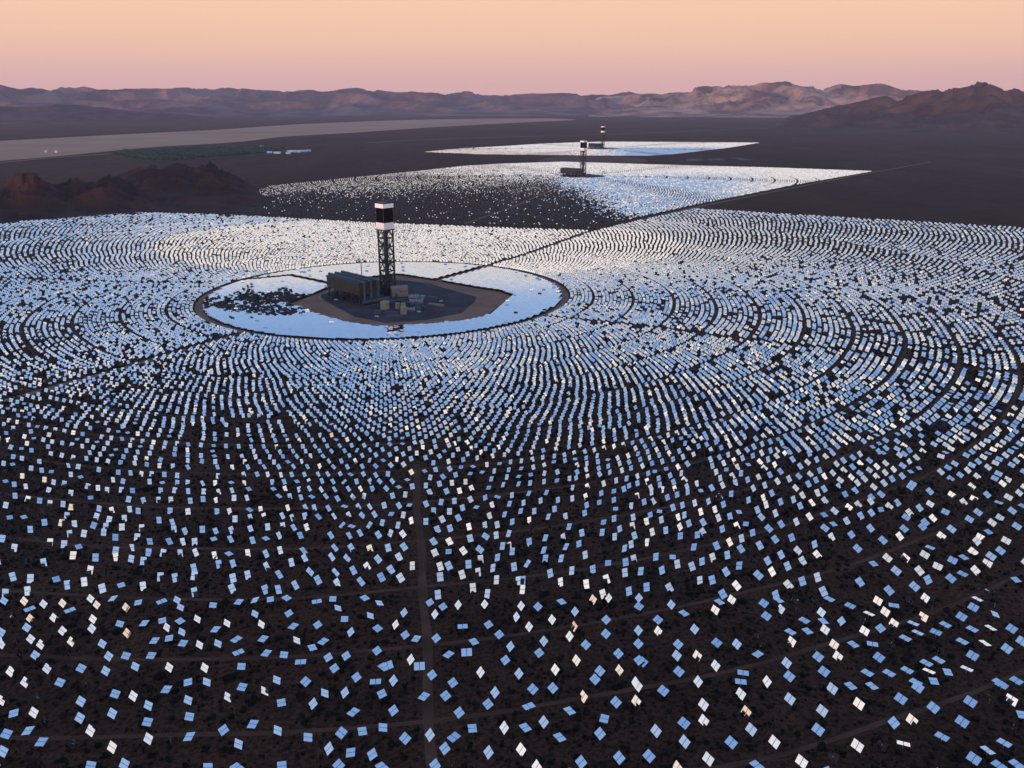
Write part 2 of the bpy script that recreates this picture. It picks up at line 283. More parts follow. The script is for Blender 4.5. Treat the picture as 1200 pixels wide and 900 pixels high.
(600,800): "195 60 50 65 40 -55 d;383 50 55 65 50 -52 b;668 130 55 75 30 -50 p;157 220 95 -38 36 45 b;540 263 60 60 62 -22 b;975 183 65 65 50 -52 b;1165 175 60 60 45 -60 c;865 337 -22 78 82 20 b;125 420 58 72 62 -30 b;297 368 58 70 50 -55 l;447 512 68 75 62 -30 b;825 477 58 78 55 -60 b;85 628 55 72 42 -62 w;1005 703 60 85 55 -62 b;648 745 60 85 58 -60 b;232 790 55 70 45 -55 w;1180 30 60 50 40 -50 w",
(750,800): "218 75 60 50 25 -45 d;595 205 68 70 42 -60 w;945 105 70 65 42 -60 w;412 378 75 65 38 -50 d;598 358 72 70 40 -62 w;995 275 70 72 42 -62 p;150 452 62 72 52 -68 l;1042 438 72 75 42 -62 l;418 553 68 75 50 -70 l;855 560 70 78 40 -68 d;85 688 60 75 40 -70 d;640 715 75 75 42 -68 w;350 800 60 75 50 -70 c;1095 775 80 65 55 -40 b",
(900,800): "205 152 78 65 40 -60 l;602 55 80 60 48 -62 l;775 30 75 75 55 -20 b;975 30 80 65 55 -20 b;508 262 85 65 48 -68 l;852 198 82 60 42 -65 c;60 555 85 70 45 -60 w;470 440 85 68 50 -65 b;838 590 88 62 50 -72 w;315 740 90 65 45 -75 w;610 690 85 60 40 -60 k;1070 580 70 60 30 -40 k;1180 375 50 40 40 -50 b",
(1050,800): "205 42 90 65 42 -60 b;45 150 80 50 30 -50 d;350 232 95 72 58 -48 b;150 353 88 72 30 -50 m;698 178 95 62 38 -55 d;620 365 95 68 38 -55 d;880 155 70 50 20 -25 k;990 20 90 50 30 -40 d;1080 162 105 72 35 -55 w;1180 300 30 80 90 20 d;1105 390 60 60 20 -25 k;432 505 85 55 28 -45 b;70 570 105 5 -20 38 w;1015 563 85 55 28 -35 b;860 633 100 70 50 0 l;730 710 100 65 42 -62 d;1130 765 100 60 60 -30 b;965 775 80 60 30 -35 d"}
TARGET = dict(b=34, d=46, l=17, w=10.5, c=8.7, p=6.9, m=8.2, k=-12)
COLNAME = dict(b='sky blue', d='deep blue', l='pale blue', w='white', c='cream', p='peach-tinted', m='mottled white', k='dark')
hand = []
aa, tt = np.meshgrid(np.radians(np.arange(0, 360, 4)), np.radians(np.arange(2, 88, 1.5)), indexing='ij')
aa = aa.ravel(); tt = tt.ravel(); WV, HV, NV = frame_vecs(aa, tt)
for (ox, oy), s in RAW.items():
    for e in s.split(';'):
        q = e.split(); x, y, wx, wy, hx, hy = map(float, q[:6]); c = q[6]
        px = ox+x/8; py = oy+y/8
        gp = gnd(px, py, AX)
        P = np.array([gp[0], gp[1], AX]); dep = (P-CAM)@FW
        iw = np.stack([WV@RT, -(WV@UP)], -1)*F/dep*PW - ((WV@FW)[:, None]*(np.array([px-600, py-450]))/dep)*PW
        ih = np.stack([HV@RT, -(HV@UP)], -1)*F/dep*PH - ((HV@FW)[:, None]*(np.array([px-600, py-450]))/dep)*PH
        ow = np.array([wx, wy])/8; oh = np.array([hx, hy])/8
        ew = np.minimum(((iw-ow)**2).sum(-1), ((iw+ow)**2).sum(-1)); eh = np.minimum(((ih-oh)**2).sum(-1), ((ih+oh)**2).sum(-1))
        el, r_ = refl_elev(P[None], NV)
        tg = TARGET[c]; sc = {'b': 9, 'd': 9, 'l': 2.5, 'k': 8}.get(c, 1.3)
        cost = ew+eh+((el-tg)/sc)**2*1.5
        if c == 'k': cost = ew+eh+np.where(el > -4, 60, 0)
        i = int(np.argmin(cost)); hand.append((px, py, gp[0], gp[1], aa[i], tt[i], c, 0.0))

mir0 = MB()      # one mirror facet, its face towards +Z, standing off the torque tube
def facet_mesh():
    mb = MB(); w = (PW-GAP)/2; mb.box((0, 0, 0), (w, PH, .06)); return mb
proto = empty('heliostat', (0, 0, 0), label='heliostat', cat='heliostat', group='heliostats standing nearest, in the foreground')
post = MB().cyl((0, 0, 0), (0, 0, AX-.25), .17, 10, .14)
post.box((0, 0, AX-.2), (.45, .45, .35)); post.box((.28, 0, 1.3), (.22, .4, .55))
post.build('post', M_steel, proto)
def tilt_obj(o, t, off, ro=0.0):
    # local frame: X = width, Y = height, normal +Z leaning towards -Y... rotate about X
    M = Matrix.Rotation(t, 4, 'X') @ Matrix.Rotation(-ro, 4, 'Z'); o.matrix_local = Matrix.Translation((0, 0, AX)) @ M @ Matrix.Translation(off)
frm = MB().cyl((-PW/2+.2, 0, 0), (PW/2-.2, 0, 0), .13, 8)
for sx in (-.38, -.14, .14, .38): frm.box((sx*PW, 0, .16), (.10, PH*.92, .12))
frame_o = frm.build('frame', M_back, proto)
mo = []
for sx in (-1, 1):
    f = facet_mesh().build('mirror', [M_mirror, M_back], proto) if sx < 0 else mo[0].copy()
    if sx > 0: COL.objects.link(f)
    f.parent = proto; mo.append(f)
me = mo[0].data
for p in me.polygons: p.material_index = 0 if p.normal.z > .5 else 1

# select 300 that show largest: the hand-read ones plus the next ones up the picture
EXTRA_N = 300-len(hand)

# ------------------------------------------------------------------ heliostat fields (positions)
def radial_field(tab):
    pts = []; kr = [300, 380, 457, 600, 705, 850, 1000, 2000]
    zs = [292, 333]+[333+62*k for k in range(1, 31)]; big = [292, 457, 705, 1077, 1550, 9999]; row = 0
    for i in range(len(zs)-1):
        r0, r1 = zs[i]+(3.5 if i == 0 else 1.8), zs[i+1]-1.8; rm = (r0+r1)/2
        b = [q for q in range(5) if big[q] <= rm < big[q+1]][0]; rb = {0: 375, 1: 590, 2: 880, 3: 1280, 4: 1800}[b]
        n = int(2*math.pi*rb/math.sqrt(np.interp(rb, kr, TB)*1.15)); s = 2*math.pi*rm/n
        nrow = max(1, round((r1-r0)/(np.interp(rm, kr, tab)/s)))
        for k in range(nrow):
            r = r0+(k+.5)*(r1-r0)/nrow; row += 1
            th = (np.arange(n)+(.5 if row % 2 else 0))*2*math.pi/n + b*.13
            rr = r + rg.normal(0, .12, n); th = th+rg.normal(0, .12, n)/r
            pts.append(np.stack([T1v[0]+rr*np.cos(th), T1v[1]+rr*np.sin(th)], -1))
    return np.concatenate(pts)
TA = [42, 50, 58, 72, 84, 96, 114, 150]; TB = [46, 58, 70, 92, 112, 130, 152, 175]; TC = [50, 66, 82, 112, 142, 166, 195, 230]
F1_poly = [gnd(*p) for p in ((-260, 292), (-60, 268), (0, 264), (50, 257), (100, 252.5), (165, 250), (240, 252), (300, 254.5), (430, 262), (560, 267), (692, 271.5), (760, 257), (815, 245.5), (900, 250.5), (1000, 256.5), (1200, 268), (1500, 290))]
F1_poly += [np.array([1500, 200.]), np.array([-1500, 200.])]
PA = radial_field(TA); PB = radial_field(TB); PC = radial_field(TC)
def zone(P):      # 0 in the dense flanks and far side, rising to 2 in the sparse southern fan
    q = proj(np.c_[P, np.full(len(P), AX)]); x, y = q[:, 0], q[:, 1]; y = np.where(P[:, 1] < 120, 2000, y)
    lim = np.interp(x, [0, 120, 300, 480, 650, 850, 1050, 1200], [455, 440, 440, 455, 490, 525, 520, 500])
    n = np.array([noise.noise((p[0]*.012, p[1]*.012, 4)) for p in P])
    return (y+n*26-lim)/55
P1 = np.concatenate([PA[zone(PA) < 0], PB[(lambda z: (z >= 0) & (z < 1))(zone(PB))], PC[zone(PC) >= 1]])
# jitter grows in the sparse southern half where the rows follow washes
dd = np.linalg.norm(P1-T1v, axis=1)
nz_ = np.array([[noise.noise((p[0]*.008, p[1]*.008, 0)), noise.noise((p[0]*.008, p[1]*.008, 7))] for p in P1])
pxa = proj(np.c_[P1, np.full(len(P1), AX)]); wj = np.clip((pxa[:, 1]-520)/150, 0, 1)*(P1[:, 1] < 1200)
P1 = P1+nz_*(wj*17+2.5)[:, None]+rg.normal(0, 1, P1.shape)*(wj*2.0+.2)[:, None]
px1 = proj(np.c_[P1, np.full(len(P1), AX)])
keep = in_poly(P1, F1_poly) & (P1[:, 1] > 230) & (px1[:, 0] > -170) & (px1[:, 0] < 1370) & (px1[:, 1] < 1010)
for rd, w in ((road_ne, 8), (road_w, 6), (road_sw, 7.5), (road_e, 6.5), (road_s, 3.5)): keep &= seg_dist(P1, rd) > w
keep &= ~((px1[:, 0] > 0) & (px1[:, 0] < 1200) & (px1[:, 1] > 697) & (px1[:, 1] < 903))
keep &= rg.random(len(P1)) > .02
P1 = P1[keep]; px1 = px1[keep]
# inner circle: tight square grid of stowed mirrors
sx, sy = 6.2, 4.55; ux = np.array([math.cos(R(-14)), math.sin(R(-14))]); uy = np.array([-ux[1], ux[0]])
I, J = np.meshgrid(np.arange(-48, 49), np.arange(-66, 67)); I = I.ravel(); J = J.ravel()
PI_ = T1v+I[:, None]*sx*ux+J[:, None]*sy*uy
PI_ = PI_+rg.normal(0, .06, PI_.shape)
k = (np.linalg.norm(PI_-T1v, axis=1) < 281) & ~in_poly(PI_, island)
isl = [*island, island[0]]
k &= (seg_dist(PI_, isl) > 4) & (seg_dist(PI_, road_ne) > 9) & (seg_dist(PI_, road_w) > 7)
PI_ = PI_[k]; pxi = proj(np.c_[PI_, np.full(len(PI_), AX)])

def solve(P2, alpha, target, facing, band=(0, 88)):
    """tilt for every heliostat so the reflected ray leaves at the wanted elevation"""
    ts = np.radians(np.arange(band[0], band[1], 1.0)); best = np.full(len(P2), 1e9); bt = np.zeros(len(P2))
    P = np.c_[P2, np.full(len(P2), AX)]
    for t in ts:
        W, Hd, n = frame_vecs(alpha, np.full(len(P2), t)); el, r = refl_elev(P, n)
        c = np.abs(el-target) + np.where(facing & (t < R(34)), 500, 0)
        b = c < best; best[b] = c[b]; bt[b] = t
    return bt+rg.normal(0, .006, len(P2))
def fbm(P, s, z=0):
    return np.array([noise.fractal((p[0]*s, p[1]*s, z), .6, 2.0, 3) for p in P])

# --- field one outside the ring
rel = P1-T1v; r1 = np.linalg.norm(rel, axis=1); az = np.degrees(np.arctan2(rel[:, 0], -rel[:, 1]))   # 0 = towards camera, + = right
X, Y = px1[:, 0], px1[:, 1]
u = rg.random(len(X)); cl = fbm(P1, .004)+rg.normal(0, .12, len(X))
camdir = np.arctan2(-P1[:, 1], -P1[:, 0])
# most stand towards the viewer, swung aside by an amount that changes slowly across the field; roll = slant of the long side
swing = np.interp(X, [-100, 200, 400, 600, 800, 1000, 1200], [.35, .50, .75, -.75, -.60, -.35, -.20])*np.clip((Y-330)/230, 0, 1)+np.where(X > 600, -.15, .15)
swing = np.where((X > 380) & (X < 600), np.where(rg.random(len(X)) < (X-380)/220, -np.abs(swing)-.35*np.clip((Y-430)/100, 0, 1), np.abs(swing)), swing)
alpha = camdir+swing+rg.normal(0, .13, len(X))
roll = np.radians(np.interp(X, [0, 200, 350, 450, 600, 800, 1000, 1200], [118, 112, 97, 78, 58, 45, 28, 14])+rg.normal(0, 8, len(X)))*np.clip((Y-360)/90, 0, 1)
dist_bright = np.hypot((X-490)/270, (Y-290)/30)
tf = np.where(dist_bright < 1.15, rg.normal(9.4, .9, len(X)), rg.normal(12.6, 1.7, len(X)))
edge_z = np.clip((dist_bright-1.15)/.8, 0, 1)*np.clip((420-Y)/60, 0, 1); tf = np.maximum(tf, 8.4)+edge_z*rg.uniform(1, 11, len(X))
bc = np.interp(X, [0, 150, 300, 450, 700, 850, 1000, 1200], [.10, .16, .45, .85, .85, .72, .62, .60])*np.clip((Y-330)/90, 0, 1)
bc = np.where((np.abs(X-620) < 330) & (Y < 430), np.maximum(bc, .8*np.clip(1-dist_bright*.12, 0, 1)*np.clip((Y-318)/30, 0, 1)), bc)
bc = bc*(1-.35*np.clip(cl*2, 0, 1))
isb = rg.random(len(X)) < bc
deepb = np.interp(X, [0, 500, 800, 1200], [18, 20, 30, 40])
tf = np.where(isb, 17+rg.uniform(0, 1, len(X))*(deepb-6), tf)
creamy = rg.random(len(X)) < .025; tf[creamy] = rg.uniform(7.6, 8.7, creamy.sum())
dks = np.interp(X, [0, 250, 400, 700, 900, 1200], [.30, .20, .03, .03, .16, .24])*np.clip((Y-300)/120, .25, 1)+.13*edge_z
dk = rg.random(len(X)) < dks
tf[dk] = rg.uniform(-16, -5, dk.sum())
flat = (rg.random(len(X)) < np.clip((Y-420)/400, 0, .16)); tf[flat] = rg.uniform(26, 50, flat.sum())
facing = ~flat; tgt = tf
tilt = solve(P1, alpha, tgt, facing)

# --- inner circle: stowed flat, a patch at the west side stands on edge
a_in = np.full(len(PI_), math.atan2(-uy[1], -uy[0])); q_ = np.clip((T1[1]+130-PI_[:, 1])/380, 0, 1)**2.2; t_in = rg.normal(0, .006, len(PI_))+R(8.0)*q_-R(.5)*(1-q_)+rg.normal(0, .02, len(PI_))*q_
e_in = np.hypot((pxi[:, 0]-305)/60, (pxi[:, 1]-353)/12)+fbm(PI_, .02)*.9
patch = rg.random(len(PI_)) < np.clip(1.35-e_in*1.05, 0, .8)
a_in[patch] = R(60)+rg.normal(0, .5, patch.sum()); t_in[patch] = rg.uniform(R(45), R(86), patch.sum())
od = rg.random(len(PI_)) < .012; a_in[od] = R(-90); t_in[od] = rg.uniform(R(40), R(85), od.sum())

# --- field two and three (square-lattice arcs)
def far_field(T, poly, A, inner, pad, zero):
    c = np.array(poly); lo = c.min(0); hi = c.max(0); s = math.sqrt(A*1.2); dr = A/s; out = []
    r = inner
    rmax = np.max(np.linalg.norm(c-T, axis=1)); i = 0; n = None
    while r < rmax:
        if i % 9 == 0: n = int(2*math.pi*(r+4*dr)/s); r += 6
        th = (np.arange(n)+.5*(i % 2))*2*math.pi/n+.3
        out.append(np.stack([T[0]+r*np.cos(th), T[1]+r*np.sin(th)], -1)); r += dr; i += 1
    P = np.concatenate(out); P = P+rg.normal(0, .5, P.shape)
    return P[in_poly(P, poly)]
F2_poly = [gnd(*p) for p in ((255, 251.5), (270, 247), (305, 240), (318, 233), (300, 226), (312, 219), (420, 208), (505, 199.5), (540, 195.5), (590, 192.5), (660, 190.3), (800, 194.5), (900, 197), (1022, 201.3), (930, 217.5), (822, 239), (700, 266), (688, 268.5), (560, 263.5), (430, 259), (330, 254))]
F3_poly = [gnd(*p) for p in ((498, 178.5), (540, 174.5), (590, 171.8), (640, 168.6), (706, 166.5), (800, 167), (891, 167.6), (850, 174), (790, 181), (760, 183), (690, 182.6), (560, 181))]
P2 = far_field(T2, F2_poly, 92, 95, None, None); P3 = far_field(T3, F3_poly, 150, 120, None, None)
k = (seg_dist(P2, [gnd(545, 262), gnd(600, 243), gnd(655, 219)]) > 8); P2 = P2[k]
def orient_far(P, px, bright, blueness, dark):
    n = len(P); a = np.arctan2(-P[:, 1], -P[:, 0])+rg.normal(0, .15, n)
    e = np.where(rg.random(n) < blueness, rg.uniform(18, 34, n), rg.normal(10.5, 1.5, n))
    e = np.where(rg.random(n) < dark, rg.uniform(-40, -12, n), e)
    return a, solve(P, a, e, np.ones(n, bool))
px2 = proj(np.c_[P2, np.full(len(P2), AX)]); x2, y2 = px2[:, 0], px2[:, 1]
edge = 205+10*np.clip((x2-560)/250, -1.2, 1.6)+np.clip((x2-640), 0, 400)*.14+fbm(P2, .003)*8     # bright above this line
edge = edge+np.clip((x2-640)/110, 0, 1)*30
dark2 = 1/(1+np.exp(-(y2-edge)/5.0)); dark2 = np.where(x2 < 520, np.clip(dark2+.35*np.clip((540-x2)/80, 0, 1), 0, 1), dark2)*.965
wl = 1/(1+np.exp((x2-500+fbm(P2, .004)*60)/22)); lo_ = .60+.385/(1+np.exp(-(y2-226-fbm(P2, .004, 5)*8)/2.5)); dark2 = dark2*(1-wl)+lo_*wl
blue2 = np.clip((y2-201)/9, 0, 1)*np.clip((x2-560)/110, 0, 1)*np.clip((930-x2)/100, 0, 1)*.7
a2, t2 = orient_far(P2, px2, None, blue2, dark2)
px3 = proj(np.c_[P3, np.full(len(P3), AX)]); x3, y3 = px3[:, 0], px3[:, 1]
dark3 = np.clip(1/(1+np.exp(-(y3-(177.5+np.clip((x3-620)/60, -2, 3)*2.2))/.8)), 0, .9); dark3 = np.clip(dark3+.6*np.clip((600-x3)/50, 0, 1), 0, .93)
dark3 = np.where(x3 > 720, 0, dark3)
blue3 = np.clip((y3-171.5)/2.5, 0, 1)*np.clip((x3-690)/50, 0, 1)*np.clip((870-x3)/40, 0, 1)
a3, t3 = orient_far(P3, px3, None, blue3, dark3)

# --- heliostats of their own: the rest of the 300 largest
inframe = (X > 8) & (X < 1192) & (Y > 500) & (Y <= 697)
order = np.where(inframe)[0][np.argsort(-Y[inframe])][:max(0, EXTRA_N)]
def cls(e): return 'k' if e < -2 else 'p' if e < 4.5 else 'c' if e < 7.5 else 'w' if e < 13 else 'l' if e < 20 else 'b' if e < 40 else 'd'
items = list(hand)
for i in order:
    W, Hd, n = frame_vecs(np.array([alpha[i]]), np.array([tilt[i]])); el, _ = refl_elev(np.array([[*P1[i], AX]]), n)
    items.append((X[i], Y[i], P1[i][0], P1[i][1], alpha[i], tilt[i], cls(el[0]), roll[i]))
mask1 = np.ones(len(P1), bool); mask1[order] = False
BAND = ['in bottom strip', 'in second strip from bottom', 'in third strip from bottom', 'in fourth strip from bottom', 'in fifth strip from bottom', 'in sixth strip from bottom', 'in seventh strip from bottom', 'in eighth strip from bottom', 'in ninth strip from bottom']
COLS = ['by the left edge', 'left of the dirt road', 'just left of the dirt road', 'on the dirt road', 'just right of the dirt road', 'right of the middle', 'towards the right edge', 'by the right edge']
def colname(x): return ['by the left edge', 'left of the dirt road', 'near the middle dirt road', 'right of the dirt road', 'towards the right edge', 'by the right edge'][min(5, int(x/200))]
ORD = ['', 'second ', 'third ', 'fourth ', 'fifth ', 'sixth ', 'seventh ', 'eighth ', 'ninth ', 'tenth ', 'eleventh ']
bins = {}
def lean(w): 
    w = abs((math.degrees(w)+90) % 180-90); return 'broadside' if w > 55 else 'slanting' if w > 22 else 'end-on'
for it in items:
    b = min(8, int((903-it[1])/26)); key = (it[6], b, min(5, max(0, int(it[0]/200)))); bins.setdefault(key, []).append(it)
for (c, b, q), lst in bins.items():
    lst.sort(key=lambda i: i[0])
    for j, it in enumerate(lst):
        h = proto if it is items[0] else None
        if h is None:
            h = proto.copy(); COL.objects.link(h); kids = []
            for ch in list(proto.children):
                c2 = ch.copy(); COL.objects.link(c2); c2.parent = h
        px, py, gx, gy, a, t, _, ro = it
        h.location = (gx, gy, 0); h.rotation_euler = (0, 0, a+math.pi/2)
        k = 0
        for ch in h.children:
            ch.matrix_parent_inverse = Matrix.Identity(4)
            if ch.name.startswith('frame'): tilt_obj(ch, t, (0, 0, -.28), ro)
            elif ch.name.startswith('mirror'): tilt_obj(ch, t, ((-1, 1)[k]*((PW-GAP)/4+GAP/2), 0, 0), ro); k += 1
        o = ORD[j] if j < len(ORD) else ''
        ol = 'only ' if len(lst) == 1 else (o or 'leftmost ')
        lab = f"{ol}{COLNAME[c]} heliostat {'' if len(lst) == 1 or not o else 'from left, '}{BAND[b]} {colname(px)}"
        h['label'] = lab

# --- all other heliostats as one mesh
def build_stuff(sets):
    V = []; Fq = []; MI = []; off = 0
    for P, a, t, det, sc_, ro in sets:
        n = len(P); W, Hd, N_ = frame_vecs(a, t); cr_, sr_ = np.cos(ro)[:, None], np.sin(ro)[:, None]
        W, Hd = W*cr_+Hd*sr_, Hd*cr_-W*sr_
        W = W*sc_[0][:, None]; Hd = Hd*sc_[1][:, None]; C = np.c_[P, np.full(n, AX)]
        def quad(corners, mi):
            nonlocal off
            v = np.stack(corners, 1).reshape(-1, 3); V.append(v); idx = off+np.arange(4*n).reshape(-1, 4)
            Fq.append(idx); MI.append(np.full(n, mi)); off += 4*n
        hw, g2, hh = PW/2, GAP/2, PH/2
        for u0, u1 in ((-hw, -g2), (g2, hw)):
            c = [C+W*u0-Hd*hh, C+W*u0+Hd*hh, C+W*u1+Hd*hh, C+W*u1-Hd*hh]; quad([c[0], c[1], c[2], c[3]], 0)
        B = C-N_*.12
        quad([B-W*hw-Hd*hh, B+W*hw-Hd*hh, B+W*hw+Hd*hh, B-W*hw+Hd*hh], 1)
        if det:   # rims so that the panel has a real edge
            for s in (-1, 1):
                quad([C+W*hw*s-Hd*hh, C+W*hw*s+Hd*hh, B+W*hw*s+Hd*hh, B+W*hw*s-Hd*hh], 1)
                quad([C-W*hw+Hd*hh*s, C+W*hw+Hd*hh*s, B+W*hw+Hd*hh*s, B-W*hw+Hd*hh*s], 1)
            B2 = C-N_*.4
            quad([B2-W*hw-Hd*.13, B2-W*hw+Hd*.13, B2+W*hw+Hd*.13, B2+W*hw-Hd*.13], 1)
        G = np.c_[P, np.zeros(n)]; D = C-N_*.35
        for dx, dy in (((.15, 0, 0), (0, .15, 0)), ((0, .15, 0), (-.15, 0, 0)), ((-.15, 0, 0), (0, -.15, 0)), ((0, -.15, 0), (.15, 0, 0))):
            dx = np.array(dx); dy = np.array(dy); quad([G+dx, G+dy, D+dy, D+dx], 2)
    V = np.concatenate(V); Fq = np.concatenate(Fq); MI = np.concatenate(MI)
    me = bpy.data.meshes.new('heliostat_field'); me.vertices.add(len(V)); me.vertices.foreach_set('co', V.astype(np.float32).ravel())
    me.loops.add(Fq.size); me.loops.foreach_set('vertex_index', Fq.astype(np.int32).ravel())
    me.polygons.add(len(Fq)); me.polygons.foreach_set('loop_start', np.arange(0, Fq.size, 4, dtype=np.int32))
    for mm in (M_mirror, M_back, M_steel): me.materials.append(mm)
    me.polygons.foreach_set('material_index', MI.astype(np.int32)); me.update(calc_edges=True)
    o = bpy.data.objects.new('heliostat_field', me); COL.objects.link(o); return o
print('heliostats', len(hand), len(P1), len(PI_), len(P2), len(P3))
k_ = np.clip((Y-520)/160, 0, 1); fl_ = np.clip((X-650)/250, 0, 1)
sw = np.where(Y < 330, .78, .68+fl_*np.clip(.12+(Y-400)/700, .12, .26)); sw = sw+(1-sw)*k_*.9; sh = np.where(Y < 330, .80, .82); sh = sh+(1-sh)*k_
one = lambda P, v=1.0: (np.full(len(P), v), np.full(len(P), v)); z0_ = lambda P: np.zeros(len(P))
s2 = np.clip(.80-.30*np.clip(dark2, 0, 1)-.15*np.clip((560-x2)/80, 0, 1), .45, .85)
hf = build_stuff([(P1[mask1], alpha[mask1], tilt[mask1], True, (sw[mask1], sh[mask1]), roll[mask1]), (PI_, a_in, t_in, False, one(PI_), z0_(PI_)), (P2, a2, t2, False, (s2, s2), z0_(P2)), (P3, a3, t3, False, one(P3, .85), z0_(P3))])
tag(hf, 'tens of thousands of small mirror heliostats ringed around the three towers', 'heliostats', kind='stuff')

# ------------------------------------------------------------------ solar tower
def make_tower():
    t = empty('solar_tower', (*T1, 0), R(45), label='tall steel lattice tower with black receiver between white bands, nearest of the three', cat='solar tower', group='solar towers standing in the mirror fields')
    hl = 8.2; top = 104
    for sx_ in (-1, 1):
        for sy_ in (-1, 1): MB().bar((sx_*hl, sy_*hl, 0), (sx_*hl, sy_*hl, top), 2.1).build('column', M_lattice, t)
    br = MB(); n = 8; dz = top/n
    for i in range(n):
        z0, z1 = i*dz, (i+1)*dz
        for (x0, y0), (x1, y1) in (((-1, -1), (1, -1)), ((1, -1), (1, 1)), ((1, 1), (-1, 1)), ((-1, 1), (-1, -1))):
            a = (x0*hl, y0*hl); b = (x1*hl, y1*hl); mdl = ((a[0]+b[0])/2, (a[1]+b[1])/2)
            br.bar((*a, z1), (*b, z1), 1.5)
            if i % 2: br.bar((*a, z0), (*mdl, z1), .95); br.bar((*b, z0), (*mdl, z1), .95)
            else: br.bar((*mdl, z0), (*a, z1), .95); br.bar((*mdl, z0), (*b, z1), .95)
    for i in range(n):
        for q in (-1, 1): br.bar((q*hl, 0, i*dz), (0, q*hl, (i+1)*dz), .7); br.bar((-q*hl, 0, (i+1)*dz), (0, q*hl, i*dz), .7)
    br.build('bracing', M_lattice, t)
    st = MB().box((2.5, 2.5, top/2), (2.6, 2.6, top-1)); st.cyl((-3, 1, 0), (-3, 1, top), .7, 10); st.cyl((0, -3.2, 0), (0, -3.2, top), .5, 10)
    for i in range(16): st.box((-.5, 3.5, 5+i*6.2), (6, 2.2, .3), Matrix.Rotation(.5*(1 if i % 2 else -1), 3, 'Y'))
    st.build('riser_and_stair', M_lattice, t)
    base = MB().box((0, 0, 8), (12, 12, 16)); base.box((0, 9.5, 5), (8, 6, 10)); base.build('base_equipment', M_lattice, t)
    pf = MB().box((0, 0, top+.6), (22.5, 22.5, 1.2))
    for s_ in (-1, 1):
        pf.box((s_*11.2, 0, top+2.2), (.15, 22.4, .12)); pf.box((0, s_*11.2, top+2.2), (22.4, .15, .12))
        for k in range(9): pf.box((s_*11.2, -11.2+2.8*k, top+1.7), (.15, .15, 1)); pf.box((-11.2+2.8*k, s_*11.2, top+1.7), (.15, .15, 1))
    pf.build('platform', M_lattice, t)
    hb = 9.6
    lo = MB().box((0, 0, top+1.2+5.3), (2*hb, 2*hb, 10.6)); lo.build('lower_shield', M_white, t)
    re = MB().box((0, 0, 116+11.3), (2*hb-.8, 2*hb-.8, 22.6))
    for s_ in (-1, 1):
        for k in range(7):
            q = -8+2.67*k; re.box((s_*(hb-.2), q, 127.3), (.5, 2.3, 22)); re.box((q, s_*(hb-.2), 127.3), (2.3, .5, 22))
    re.build('receiver', M_black, t)
    for sx_ in (-1, 1):
        for sy_ in (-1, 1): MB().box((sx_*(hb+.05), sy_*(hb+.05), 127.3), (.32, .32, 22.5)).build('corner_trim', M_duct, t)
    up = MB().box((0, 0, 138.7+3.1), (2*hb+1.2, 2*hb+1.2, 6.2)); up.build('upper_shield', M_white, t)
    rf = MB().box((0, 0, 146.2), (15, 15, 2.4)); rf.box((4, -3, 148.2), (5, 4, 2)); rf.bar((-6, 5, 147), (-6, 5, 151.5), .35)
    rf.build('roof_plant', M_lattice, t)
    return t
tower = make_tower()
for T, lb in ((T2, 'middle-distance lattice solar tower with black receiver, rising from the second mirror field'), (T3, 'farthest and smallest solar tower, standing in the thin third mirror field')):
    c = copy_tree(tower); c.location = (*T, 0); c['label'] = lb

# ------------------------------------------------------------------ air cooled condenser
def make_acc():
    Fp = gnd(421.7, 357.5); Lp = gnd(386.5, 347.5); d = Lp-Fp; Lx = np.linalg.norm(d); u_ = d/Lx
    nrm = np.array([u_[1], -u_[0]]);
    if nrm[1] < 0: nrm = -nrm
    Wd = 36.0; z0, z1 = 15.0, 33.0
    rz = math.atan2(u_[1], u_[0])
    t = empty('air_cooled_condenser', (*Fp, 0), rz, label='long olive air-cooled condenser on stilts with ridged teal roof beside the nearest tower', cat='condenser', group='air-cooled condensers beside the solar towers')
    sgn = 1 if (np.array([-u_[1], u_[0]])@nrm) > 0 else -1
    L = Lx+6
    MB().box((L/2, sgn*Wd/2, (z0+z1)/2), (L, Wd, z1-z0)).build('windwall', M_olive, t)
    rf = MB(); nr = 3; w = Wd/nr
    for k in range(nr):
        y = sgn*(w*(k+.5)); rf.cyl((-1.5, y, z1+2.2), (L+1, y, z1+2.2), 2.3, 14)
        for s_ in (-1, 1): rf.box((L/2, y+s_*w*.25, z1+.9), (L+.6, w*.47, .5), Matrix.Rotation(-s_*.16, 3, 'X'))
    rf.build('roof', M_teal, t)
    for k in range(nr):
        y = sgn*(w*(k+.5)); d_ = MB().cyl((-1.5, y, z1+2.2), (-6, y, z1+1), 2.3, 14); d_.cyl((-5.6, y, z1+2.6), (-5.6, y, 3.5), 2.0, 14); d_.build('duct', M_duct, t)
    lg = [(x, sgn*y) for x in np.linspace(2, L-2, 6) for y in (2, Wd/2, Wd-2)]
    for x, y in lg: MB().bar((x, y, 0), (x, y, z0), 1.3).build('support_leg', M_lattice, t)
    b = MB()
    xs = np.linspace(2, L-2, 6)
    for i in range(5):
        for y in (2, Wd/2, Wd-2): b.bar((xs[i], sgn*y, 1), (xs[i+1], sgn*y, z0-1), .6); b.bar((xs[i+1], sgn*y, 1), (xs[i], sgn*y, z0-1), .6)
    b.build('cross_bracing', M_lattice, t)
    m_ = MB().cyl((-5.6, sgn*2, 4), (-5.6, sgn*(Wd+16), 4), 2.4, 14); m_.build('manifold', M_duct, t)
    for i in range(7): MB().box((4+i*(L-8)/6, sgn*(7+(i*13) % 24), 3), (6, 8, 6)).build('ground_equipment', M_lattice, t)
    return t
acc = make_acc()
off = np.array(acc.location[:2])-T1
